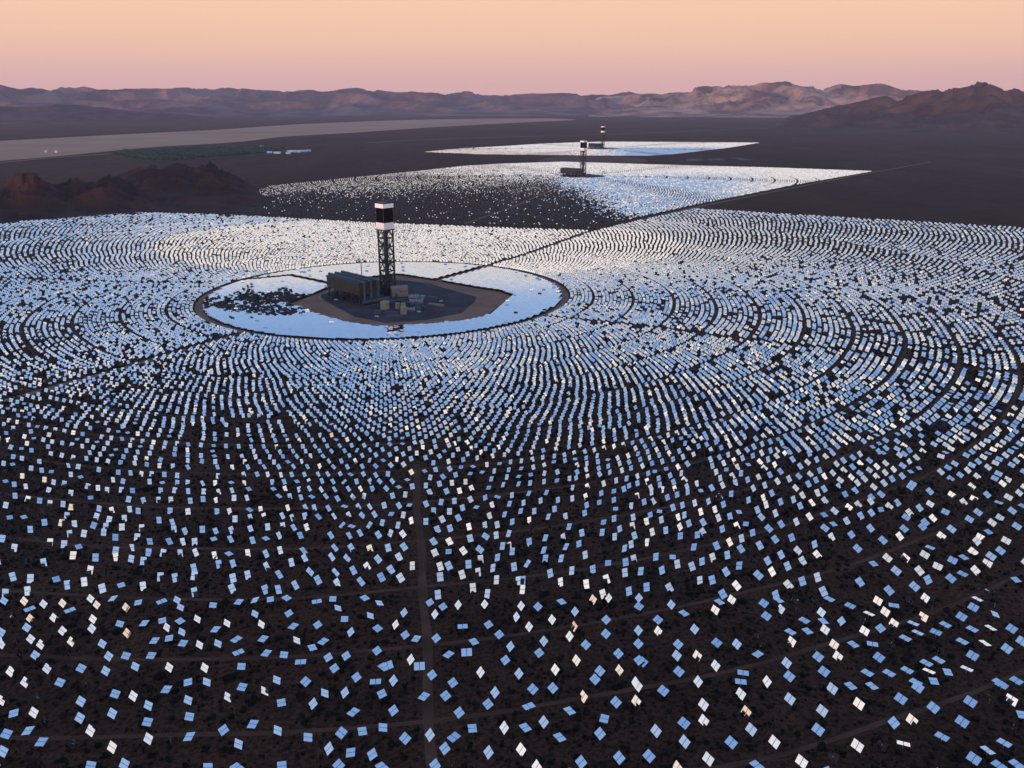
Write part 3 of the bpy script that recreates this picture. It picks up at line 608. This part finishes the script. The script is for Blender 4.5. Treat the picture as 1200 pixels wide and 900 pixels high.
for T, lb in ((T2, 'dark air-cooled condenser block left of the middle tower'), (T3, 'tiny dark air-cooled condenser block left of the farthest tower')):
    c = copy_tree(acc); c.location = (*(T+off), 0); c['label'] = lb
    out = [T+(p-T1)*np.array([.95, .95]) for p in island]
    sheet('graded_island', out, M_dirt, .06); sheet('plant_apron', [T+(gnd(*p)-T1)*.95 for p in apron_px], M_apron, .12)
    strip('ring_road', ring(T, 290, 120), 12, M_dirt, .09)

# ------------------------------------------------------------------ plant buildings, tanks, vehicles
def thing(name, px, py, rz, label, cat, group=None):
    g_ = gnd(px, py); return empty(name, (*g_, 0), rz, label=label, cat=cat, group=group)
t = thing('turbine_hall', 469, 348, R(18), 'sand-coloured metal turbine hall with pitched roof at the tower foot', 'building')
MB().box((0, 8, 7), (26, 17, 14)).build('wall', M_sand, t)
r = MB(); r.v = [(-13.5, -.9, 14), (13.5, -.9, 14), (13.5, 16.9, 14), (-13.5, 16.9, 14), (-13.5, 8, 17), (13.5, 8, 17)]
r.f = [[0, 1, 5, 4], [2, 3, 4, 5], [0, 4, 3], [1, 2, 5], [0, 3, 2, 1]]; r.build('roof', M_sand, t)
MB().box((-6, -.56, 3.2), (5, .12, 6)).build('door', M_duct, t)
for k in range(3): MB().box((1+k*4.2, -.56, 9), (2.4, .12, 1.4)).build('window', M_glass, t)
def tank(px, py, r, h, label, m=M_tan, dome=True):
    t = thing('storage_tank', px, py, 0, label, 'tank', 'tanks in the plant yard')
    MB().cyl((0, 0, 0), (0, 0, h), r, 28).build('shell', m, t)
    MB().cyl((0, 0, h), (0, 0, h+r*.18), r*1.02, 28, r*.1).build('roof', m, t)
    MB().bar((r+.3, 0, 0), (r+.3, 0, h), .5, .15).build('ladder', M_steel, t)
tank(451, 362, 6.6, 11.5, 'widest tan storage tank, alone left of the plant yard')
tank(473, 368, 4.4, 11, 'narrow tan tank nearest the camera in the plant yard')
tank(466, 361.5, 3.4, 8.5, 'small tan tank directly right of the widest tank')
tank(472.5, 362, 3.6, 9.0, 'small tan tank behind the narrow front tank')
tank(482, 357, 3.0, 7.5, 'pale grey tank beside the grey equipment skids', M_grey)
tank(495, 350.5, 3.4, 6.0, 'squat pale grey tank at the back of the yard', M_grey)
def skid(name, px, py, dims, rz, label, cat, m):
    t = thing(name, px, py, rz, label, cat); w, d, h = dims
    MB().box((0, 0, h*.42), (w, d, h*.84)).build('housing', m, t)
    p = MB()
    for k in range(3): p.cyl((-w*.3+w*.3*k, 0, h*.84), (-w*.3+w*.3*k, 0, h*1.15), min(w, d)*.13, 10)
    p.build('vent', M_duct, t)
    MB().box((0, 0, .2), (w+1.2, d+1.2, .4)).build('plinth', M_line, t)
    pp = MB().cyl((-w/2-.6, -d/2-.5, 1.6), (w/2+.6, -d/2-.5, 1.6), .35, 8); pp.build('pipe', M_duct, t)
skid('equipment_skid', 485, 350, (16, 9, 7), R(15), 'tall pale grey equipment skid just right of the turbine hall', 'equipment', M_grey)
skid('equipment_skid', 490, 355, (14, 8, 6), R(-10), 'pale grey equipment skid in the middle of the yard', 'equipment', M_grey)
skid('equipment_skid', 480, 364, (16, 6, 4.5), R(-8), 'long low silver skid next to the narrow front tank', 'equipment', M_grey)
skid('transformer', 488, 363, (12, 6, 5), R(-12), 'bluish grey transformer at the right end of the front row', 'transformer', M_duct)
skid('cooling_unit', 458, 367, (20, 6, 3.2), R(-14), 'dark teal cooling unit with low housing in front of the widest tank', 'cooling unit', M_teal)
skid('cooling_unit', 463, 371, (22, 5, 2.6), R(-14), 'frontmost dark teal cooling unit by the yard edge', 'cooling unit', M_teal)
skid('control_cabin', 503, 350, (24, 14, 3.5), R(-14), 'wide low green-grey cabin roof at the right of the yard', 'cabin', mat('green_grey_roof', (.06, .075, .05), .8))
skid('electrical_cabin', 511, 358, (26, 6, 3), R(-28), 'long narrow pinkish cabin lying aslant in the yard', 'cabin', M_sand)
skid('pump_house', 443, 366, (9, 6, 4), R(-10), 'small grey pump house left of the widest tank', 'pump house', M_duct)
skid('water_treatment_unit', 455, 355, (14, 8, 5), R(-10), 'dark low unit behind the widest tank', 'equipment', M_duct)
def pipe_rack(a, b, label):
    A = gnd(*a); B = gnd(*b); d = B-A; L = np.linalg.norm(d); t = empty('pipe_rack', (*A, 0), math.atan2(d[1], d[0]), label=label, cat='pipe rack')
    f = MB(); n = int(L/6)
    for k in range(n+1):
        for s_ in (-1, 1): f.bar((k*6, s_*2, 0), (k*6, s_*2, 6), .4)
        f.bar((k*6, -2, 5), (k*6, 2, 5), .35); f.bar((k*6, -2, 3.4), (k*6, 2, 3.4), .35)
    f.build('frame', M_lattice, t)
    for s_ in (-1.3, 0, 1.3): MB().cyl((0, s_, 5.6), (L, s_, 5.6), .4, 8).build('pipe', M_duct, t)
pipe_rack((436, 362), (476, 353.5), 'steel pipe rack crossing the yard towards the turbine hall')
pipe_rack((470, 356), (500, 364), 'steel pipe rack between the front tanks and the grey skids')
def vehicle(px, py, rz, m, label, cat='truck'):
    t = thing('parked_truck', px, py, rz, label, cat, 'vehicles parked in the plant yard')
    b = MB(); b.prism([(-3, -1), (3, -1), (3, 1), (-3, 1)], .6, 1.3); b.box((.6, 0, 1.75), (2.2, 1.8, .9)); b.box((-2.9, 0, 1.5), (.15, 1.9, .4))
    b.box((-1.7, .93, 1.5), (2.4, .12, .4)); b.box((-1.7, -.93, 1.5), (2.4, .12, .4)); b.build('body', m, t)
    MB().box((.6, 0, 1.8), (2.25, 1.84, .5)).build('window', M_glass, t)
    for x_ in (-2, 2):
        for y_ in (-.95, .95): MB().cyl((x_, y_-.14, .45), (x_, y_+.14, .45), .45, 12).build('wheel', M_rubber, t)
vehicle(510.5, 365.5, R(20), M_red, 'red pickup truck parked right of the plant yard')
vehicle(491, 366, R(-12), M_lw, 'white pickup truck beside the bluish transformer')
vehicle(517, 353.5, R(35), M_lw, 'white pickup truck at the far right of the yard')
vehicle(441.5, 371.5, R(-25), M_lw, 'white pickup truck near the front left yard edge')
vehicle(394, 352, R(-25), M_lw, 'white pickup truck below the condenser')
m_ = thing('light_mast', 424.5, 333, 0, 'thin dark light mast with crossarm behind the condenser', 'mast')
MB().cyl((0, 0, 0), (0, 0, 42), .8, 8, .6).build('pole', M_lattice, m_); MB().box((0, 0, 41.5), (8.5, .8, .9)).build('crossarm', M_lattice, m_)
for s_ in (-1, 1): MB().box((s_*3.4, 0, 42.6), (2.0, 1.3, 1.6)).build('lamp_head', M_duct, m_)
strip('perimeter_kerb', dense([gnd(*p) for p in ((466, 328.5), (480, 329), (495, 331.3), (503, 333.3))], 8), 2.2, M_line, .2)
strip('perimeter_kerb', dense([gnd(*p) for p in ((377, 352), (374, 349), (376, 345.5), (384, 342.5), (390, 341))], 8), 1.8, M_line, .2)

# ------------------------------------------------------------------ settlement by the lake bed
hs = [(343, 178.2, 60), (349, 178.6, 40), (355, 178.0, 46), (309, 178.9, 34), (316, 179.6, 30), (325, 180.0, 40), (338, 180.4, 26), (307, 173.0, 26), (54, 178.5, 13), (66, 178.8, 13), (262, 178.9, 24), (362, 177.6, 24)]
names = ['large white shed, first right of the grove', 'white shed second right of the grove', 'white shed third right of the grove', 'small white house at the grove right tip', 'small white house second from the grove tip', 'wide white house below the sheds', 'tiny white house under the largest shed', 'tiny white house above the grove right end', 'left white speck of a house on the lake bed shore', 'right white speck of a house on the lake bed shore', 'small white house in front of the grove', 'rightmost small white shed past the grove']
for (px, py, w), nm in zip(hs, names):
    t = thing('farm_building', px, py, R(rnd.uniform(-20, 20)), nm, 'building', 'white buildings of the desert settlement')
    MB().box((0, 0, 4), (w, w*.6, 8)).build('wall', M_lw, t)
    r = MB(); a = w/2+1; b_ = w*.3+1; r.v = [(-a, -b_, 8), (a, -b_, 8), (a, b_, 8), (-a, b_, 8), (-a, 0, 12), (a, 0, 12)]; r.f = [[0, 1, 5, 4], [2, 3, 4, 5], [0, 4, 3], [1, 2, 5], [0, 3, 2, 1]]
    r.build('roof', M_lw, t)
def clumps(name, pts, rr, m, hf_=1.0, seedz=0):
    V = []; Fc = []
    for (x, y), r in zip(pts, rr):
        o = len(V); n = 6
        for j, (zz, q) in enumerate(((0, .8), (.55, 1.0), (1.05, .55))):
            for k in range(n):
                tk = 2*math.pi*(k+rnd.random()*.6)/n; s_ = r*q*rnd.uniform(.65, 1.25)
                V.append((x+s_*math.cos(tk), y+s_*math.sin(tk), r*zz*hf_*rnd.uniform(.8, 1.2)))
        for j in range(2):
            for k in range(n): k2 = (k+1) % n; Fc.append([o+j*n+k, o+j*n+k2, o+(j+1)*n+k2, o+(j+1)*n+k])
        Fc.append([o+2*n+k for k in range(n)])
    mb = MB(); mb.v = V; mb.f = Fc; return mb.build(name, m)
gp = smooth_poly([gnd(*p) for p in ((133, 180.5), (150, 176.5), (240, 174), (318, 172.5), (335, 174.5), (322, 178.5), (250, 183.5), (215, 188), (168, 187))])
c = np.array(gp); lo, hi = c.min(0), c.max(0); Q = rg.uniform(lo, hi, (9000, 2)); Q = Q[in_poly(Q, gp)]; Q = Q[fbm(Q, .004) > -.25][:2200]
tag(clumps('tree_grove', Q, rg.uniform(6, 17, len(Q)), M_leaf, .9), 'dark green irrigated grove of trees along the pale dry lake bed', 'grove', kind='stuff')
# shrubs on the desert floor
Q = np.stack([rg.uniform(-700, 800, 90000), rg.uniform(235, 1200, 90000)], -1)
pq = proj(np.c_[Q, np.zeros(len(Q))]); k = (pq[:, 0] > -120) & (pq[:, 0] < 1320) & (pq[:, 1] > 400) & (pq[:, 1] < 980) & (np.linalg.norm(Q-T1v, axis=1) > 300)
k &= seg_dist(Q, road_s) > 7
for r in RINGS: k &= np.abs(np.linalg.norm(Q-T1v, axis=1)-r) > 3.2
Q = Q[k]; Q = Q[fbm(Q, .03)+rg.normal(0, .35, len(Q)) > -.2][:26000]
tag(clumps('desert_scrub', Q, rg.gamma(4, .2, len(Q))+.3, M_shrub, .9), 'dark low creosote scrub scattered over the desert floor between mirrors', 'scrub', kind='stuff')

# ------------------------------------------------------------------ mountains and hills
def ridged(x, y, z, oct_=6):
    s = 0; a = 1; f = 1; w = 1
    for _ in range(oct_):
        n = 1-abs(noise.noise((x*f, y*f, z)))*2; n = max(0, n)**2*w; w = min(1, n*2); s += n*a; a *= .5; f *= 2.1
    return s/1.7
def mountain(name, prof, D, half, m, nu=420, nv=90, fr=1/1800., spur=.55, seed=0, kind='structure', wobble=.25, sharp=1.15, top=1.0):
    xs = [p[0] for p in prof]; ys = [p[1] for p in prof]; mb = MB()
    for i in range(nu):
        px = xs[0]+(xs[-1]-xs[0])*i/(nu-1); py = float(np.interp(px, xs, ys)); d = ray(px, py); dh = math.hypot(d[0], d[1]); ux_, uy_ = d[0]/dh, d[1]/dh
        el = d[2]/dh; Dl = D(px) if callable(D) else D
        wv = noise.noise((px*.012, seed, 1.3))*wobble
        hh = max(0, H+el*Dl*(1+wv*half/Dl))
        for j in range(nv):
            v = -1+2*j/(nv-1); dist = Dl+half*(v+wv*(1-abs(v))); X_, Y_ = ux_*dist, uy_*dist
            rn = ridged(X_*fr, Y_*fr, seed); env = max(0, 1-abs(v))**sharp
            z = hh*env*((1-spur)+spur*min(1.3, rn*1.7))
            k_ = math.exp(-(v/.05)**2); z = z*(1-k_)+hh*env*(.88+.22*rn)*k_
            mb.v.append((X_, Y_, z-8 if abs(v) > .97 else z-2))
    for i in range(nu-1):
        for j in range(nv-1): mb.f.append([i*nv+j, (i+1)*nv+j, (i+1)*nv+j+1, i*nv+j+1])
    o = mb.build(name, m); o['kind'] = kind
    for p in o.data.polygons: p.use_smooth = True
    return o
M_far = rock_mat('far_range_rock', (.055, .034, .034), (.25, .135, .105), 1/1100., 1.8)
M_near = rock_mat('near_hill_rock', (.026, .018, .016), (.085, .049, .038), 1/350., 1.8)
M_hill = rock_mat('volcanic_hill_rock', (.034, .022, .020), (.080, .034, .024), 1/110., 1.8)
M_peak = rock_mat('sunlit_peak_rock', (.10, .058, .045), (.55, .33, .22), 1/900., 1.8)  # warm sunlit highlights of the right-hand range are painted into this rock colour
mountain('mountain_range', [(-160, 104), (-60, 100), (0, 96), (20, 101), (60, 104), (85, 101), (97, 97.5), (115, 102), (150, 105), (190, 105), (230, 104), (270, 104), (300, 107), (340, 107.5), (390, 106.5), (420, 104), (450, 107), (490, 109), (540, 108), (600, 111), (640, 110.5), (690, 110), (735, 107.5), (765, 110), (800, 113), (860, 114)], 27000, 6500, M_far, 620, 90, 1/2600., .55, 1)
mountain('mountain_range', [(-200, 128), (-100, 124), (-40, 119), (0, 122), (50, 121), (100, 124), (150, 130), (200, 133), (250, 137)], 17500, 3000, M_near, 200, 60, 1/1500., .5, 4)
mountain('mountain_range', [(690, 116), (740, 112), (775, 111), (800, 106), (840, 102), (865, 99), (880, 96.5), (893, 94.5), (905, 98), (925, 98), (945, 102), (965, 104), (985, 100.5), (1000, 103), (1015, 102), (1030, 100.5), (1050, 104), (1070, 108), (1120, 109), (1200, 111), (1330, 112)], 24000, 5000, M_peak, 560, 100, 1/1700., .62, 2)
mountain('mountain_range', [(900, 150), (925, 137), (945, 131), (975, 126), (1000, 122), (1020, 117), (1036, 115), (1050, 117), (1066, 113), (1085, 110), (1100, 106), (1120, 101), (1140, 97), (1150, 100), (1163, 97), (1180, 104), (1200, 109), (1240, 106), (1290, 112), (1360, 120)], 13000, 2600, M_near, 420, 110, 1/900., .6, 3)
mountain('foothill', [(1060, 149), (1090, 146), (1115, 143), (1140, 140), (1170, 141), (1190, 145), (1230, 141), (1300, 147)], 10800, 600, M_near, 160, 40, 1/350., .5, 8)
# volcanic hills at the left, before the grove
mountain('volcanic_hill', [(-150, 232), (-90, 214), (-40, 222), (0, 219), (18, 207), (40, 203), (58, 210), (75, 214), (90, 208), (112, 215), (128, 206), (150, 213), (170, 225), (190, 236)], lambda p: 2950, 420, M_hill, 260, 120, 1/120., .68, 5, sharp=1.2)
mountain('volcanic_hill', [(100, 228), (130, 210), (150, 202), (172, 195.5), (190, 196), (205, 193.5), (225, 194), (245, 191), (258, 199), (275, 206), (290, 214), (312, 226), (325, 234)], lambda p: 3250, 450, M_hill, 260, 120, 1/130., .68, 6, sharp=1.1)
mountain('volcanic_hill', [(60, 243), (95, 228), (120, 218), (140, 224), (180, 236), (215, 240), (255, 232), (285, 229), (310, 236), (330, 240)], lambda p: 2780, 160, M_hill, 220, 50, 1/120., .5, 9)
mountain('volcanic_hill', [(300, 205), (312, 199), (322, 201), (335, 197.5), (348, 198.5), (362, 204)], lambda p: 4250, 220, M_hill, 90, 40, 1/120., .5, 7)
# western range behind the viewer: the valley lies in its evening shadow
def back_range():
    mb = MB(); nu, nv = 160, 30
    for i in range(nu):
        x = -24000+48000*i/(nu-1)
        for j in range(nv):
            v = -1+2*j/(nv-1); y = -7800+1900*v
            hh = 246+26*noise.fractal((x/3500, .3, 2), .7, 2, 5)
            z = hh*max(0, 1-abs(v))*(.6+.4*min(1.2, ridged(x/1500, y/1500, 12)*1.3)) if abs(v) > .05 else hh
            mb.v.append((x, y, z-5))
    for i in range(nu-1):
        for j in range(nv-1): mb.f.append([i*nv+j, (i+1)*nv+j, (i+1)*nv+j+1, i*nv+j+1])
    mb.build('western_mountains', M_near)['kind'] = 'structure'
back_range()

# ------------------------------------------------------------------ haze
HZ = MB().box((0, 11000, 750), (52400, 50400, 1502)).build('haze', None or M_back); HZ.data.materials.clear()
hm = bpy.data.materials.new('evening_air'); hm.use_nodes = True; nt = hm.node_tree; nt.nodes.clear()
out = nt.nodes.new('ShaderNodeOutputMaterial'); pv = nt.nodes.new('ShaderNodeVolumePrincipled')
pv.inputs['Color'].default_value = (.80, .80, 1.0, 1); pv.inputs['Density'].default_value = 1.35e-5; pv.inputs['Anisotropy'].default_value = .1
nt.links.new(pv.outputs[0], out.inputs['Volume']); HZ.data.materials.append(hm); HZ['kind'] = 'stuff'
tag(HZ, 'thin bluish evening haze lying over the whole valley', 'haze')

# ------------------------------------------------------------------ sky, sun, camera
SUN_E, SUN_AZ = R(0.8), math.atan2(-.86, -.51)   # towards the sun: behind and left
sd = Vector((math.cos(SUN_AZ)*math.cos(SUN_E), math.sin(SUN_AZ)*math.cos(SUN_E), math.sin(SUN_E)))
w = bpy.data.worlds.new('World'); S.world = w; w.use_nodes = True; nt = w.node_tree; N = nt.nodes.new; L = nt.links.new
bg = nt.nodes['Background']; bg.inputs['Strength'].default_value = .1
sky = N('ShaderNodeTexSky'); sky.sky_type = 'NISHITA'; sky.sun_disc = False; sky.sun_elevation = SUN_E; sky.sun_rotation = math.pi/2-SUN_AZ
sky.altitude = 800; sky.air_density = 1.4; sky.dust_density = 2.5; sky.ozone_density = 2
tc = N('ShaderNodeTexCoord'); sp = N('ShaderNodeSeparateXYZ'); L(tc.outputs['Generated'], sp.inputs[0])
asn = N('ShaderNodeMath'); asn.operation = 'ARCSINE'; L(sp.outputs['Z'], asn.inputs[0])
deg = N('ShaderNodeMath'); deg.operation = 'MULTIPLY'; deg.inputs[1].default_value = 180/math.pi/60; L(asn.outputs[0], deg.inputs[0])
rp = N('ShaderNodeValToRGB'); cr = rp.color_ramp
def lin(c): return tuple(((v/255+.055)/1.055)**2.4 if v/255 > .04045 else v/255/12.92 for v in c)
stops = [(0, (236, 182, 174)), (1.0, (240, 186, 174)), (2.2, (246, 194, 172)), (4.0, (252, 203, 168)), (6.3, (254, 208, 172)), (7.6, (255, 228, 204)), (8.4, (255, 242, 232)), (9.6, (252, 248, 248)), (11.2, (206, 220, 244)), (13, (176, 200, 238)), (16, (156, 188, 233)), (26, (138, 175, 226)), (60, (100, 140, 202))]
while len(cr.elements) < len(stops): cr.elements.new(.5)
for e, (d_, c_) in zip(cr.elements, stops): e.position = d_/60; e.color = (*lin(c_), 1)
L(deg.outputs[0], rp.inputs['Fac'])
# afterglow round the sunset point
dt = N('ShaderNodeVectorMath'); dt.operation = 'DOT_PRODUCT'; L(tc.outputs['Generated'], dt.inputs[0]); dt.inputs[1].default_value = (math.cos(SUN_AZ), math.sin(SUN_AZ), .12)
gl = N('ShaderNodeMapRange'); gl.interpolation_type = 'SMOOTHSTEP'; gl.inputs[1].default_value = -.1; gl.inputs[2].default_value = .85; gl.inputs[3].default_value = 0; gl.inputs[4].default_value = 1
L(dt.outputs['Value'], gl.inputs[0])
fl = N('ShaderNodeMapRange'); fl.interpolation_type = 'SMOOTHSTEP'; fl.inputs[1].default_value = 33/60; fl.inputs[2].default_value = 13/60; fl.inputs[3].default_value = .12; fl.inputs[4].default_value = 1
L(deg.outputs[0], fl.inputs[0]); gm = N('ShaderNodeMath'); gm.operation = 'MULTIPLY'; L(gl.outputs[0], gm.inputs[0]); L(fl.outputs[0], gm.inputs[1])
ml = N('ShaderNodeMix'); ml.data_type = 'RGBA'; L(gm.outputs[0], ml.inputs[0]); L(rp.outputs['Color'], ml.inputs[6]); 
gr = N('ShaderNodeValToRGB'); ge = gr.color_ramp.elements
for _ in range(2): ge.new(.5)
for e, (d_, c_) in zip(ge, ((0, (1.20, 1.0, .88)), (9.6, (1.20, 1.10, 1.04)), (12.2, (.70, .70, .73)), (24, (.42, .50, .66)))): e.position = d_/60; e.color = (*c_, 1)
L(deg.outputs[0], gr.inputs['Fac']); L(gr.outputs['Color'], ml.inputs[7])
x10 = N('ShaderNodeVectorMath'); x10.operation = 'SCALE'; x10.inputs['Scale'].default_value = 10.6; L(ml.outputs[2], x10.inputs[0])
mx = N('ShaderNodeMix'); mx.data_type = 'RGBA'; mx.inputs[0].default_value = .97; L(sky.outputs['Color'], mx.inputs[6]); L(x10.outputs[0], mx.inputs[7])
L(mx.outputs[2], bg.inputs['Color'])
sl = bpy.data.lights.new('sun', 'SUN'); sl.energy = 5.0; sl.angle = R(.53); sl.color = (1, .56, .40)
so = bpy.data.objects.new('sun', sl); COL.objects.link(so); so.rotation_euler = sd.to_track_quat('Z', 'Y').to_euler(); so.location = (0, 0, 2000)
cd = bpy.data.cameras.new('camera'); co = bpy.data.objects.new('camera', cd); COL.objects.link(co)
co.location = (0, 0, H); co.rotation_euler = (math.pi/2-PITCH, 0, 0); cd.lens = 30; cd.sensor_width = 36; cd.clip_start = 1; cd.clip_end = 120000
S.camera = co
vs = S.view_settings; vs.view_transform = 'Standard'; vs.look = 'None'; vs.exposure = 0; vs.gamma = 1; vs.use_curve_mapping = False
S.cycles.max_bounces = 6; S.cycles.glossy_bounces = 4; S.cycles.volume_bounces = 0
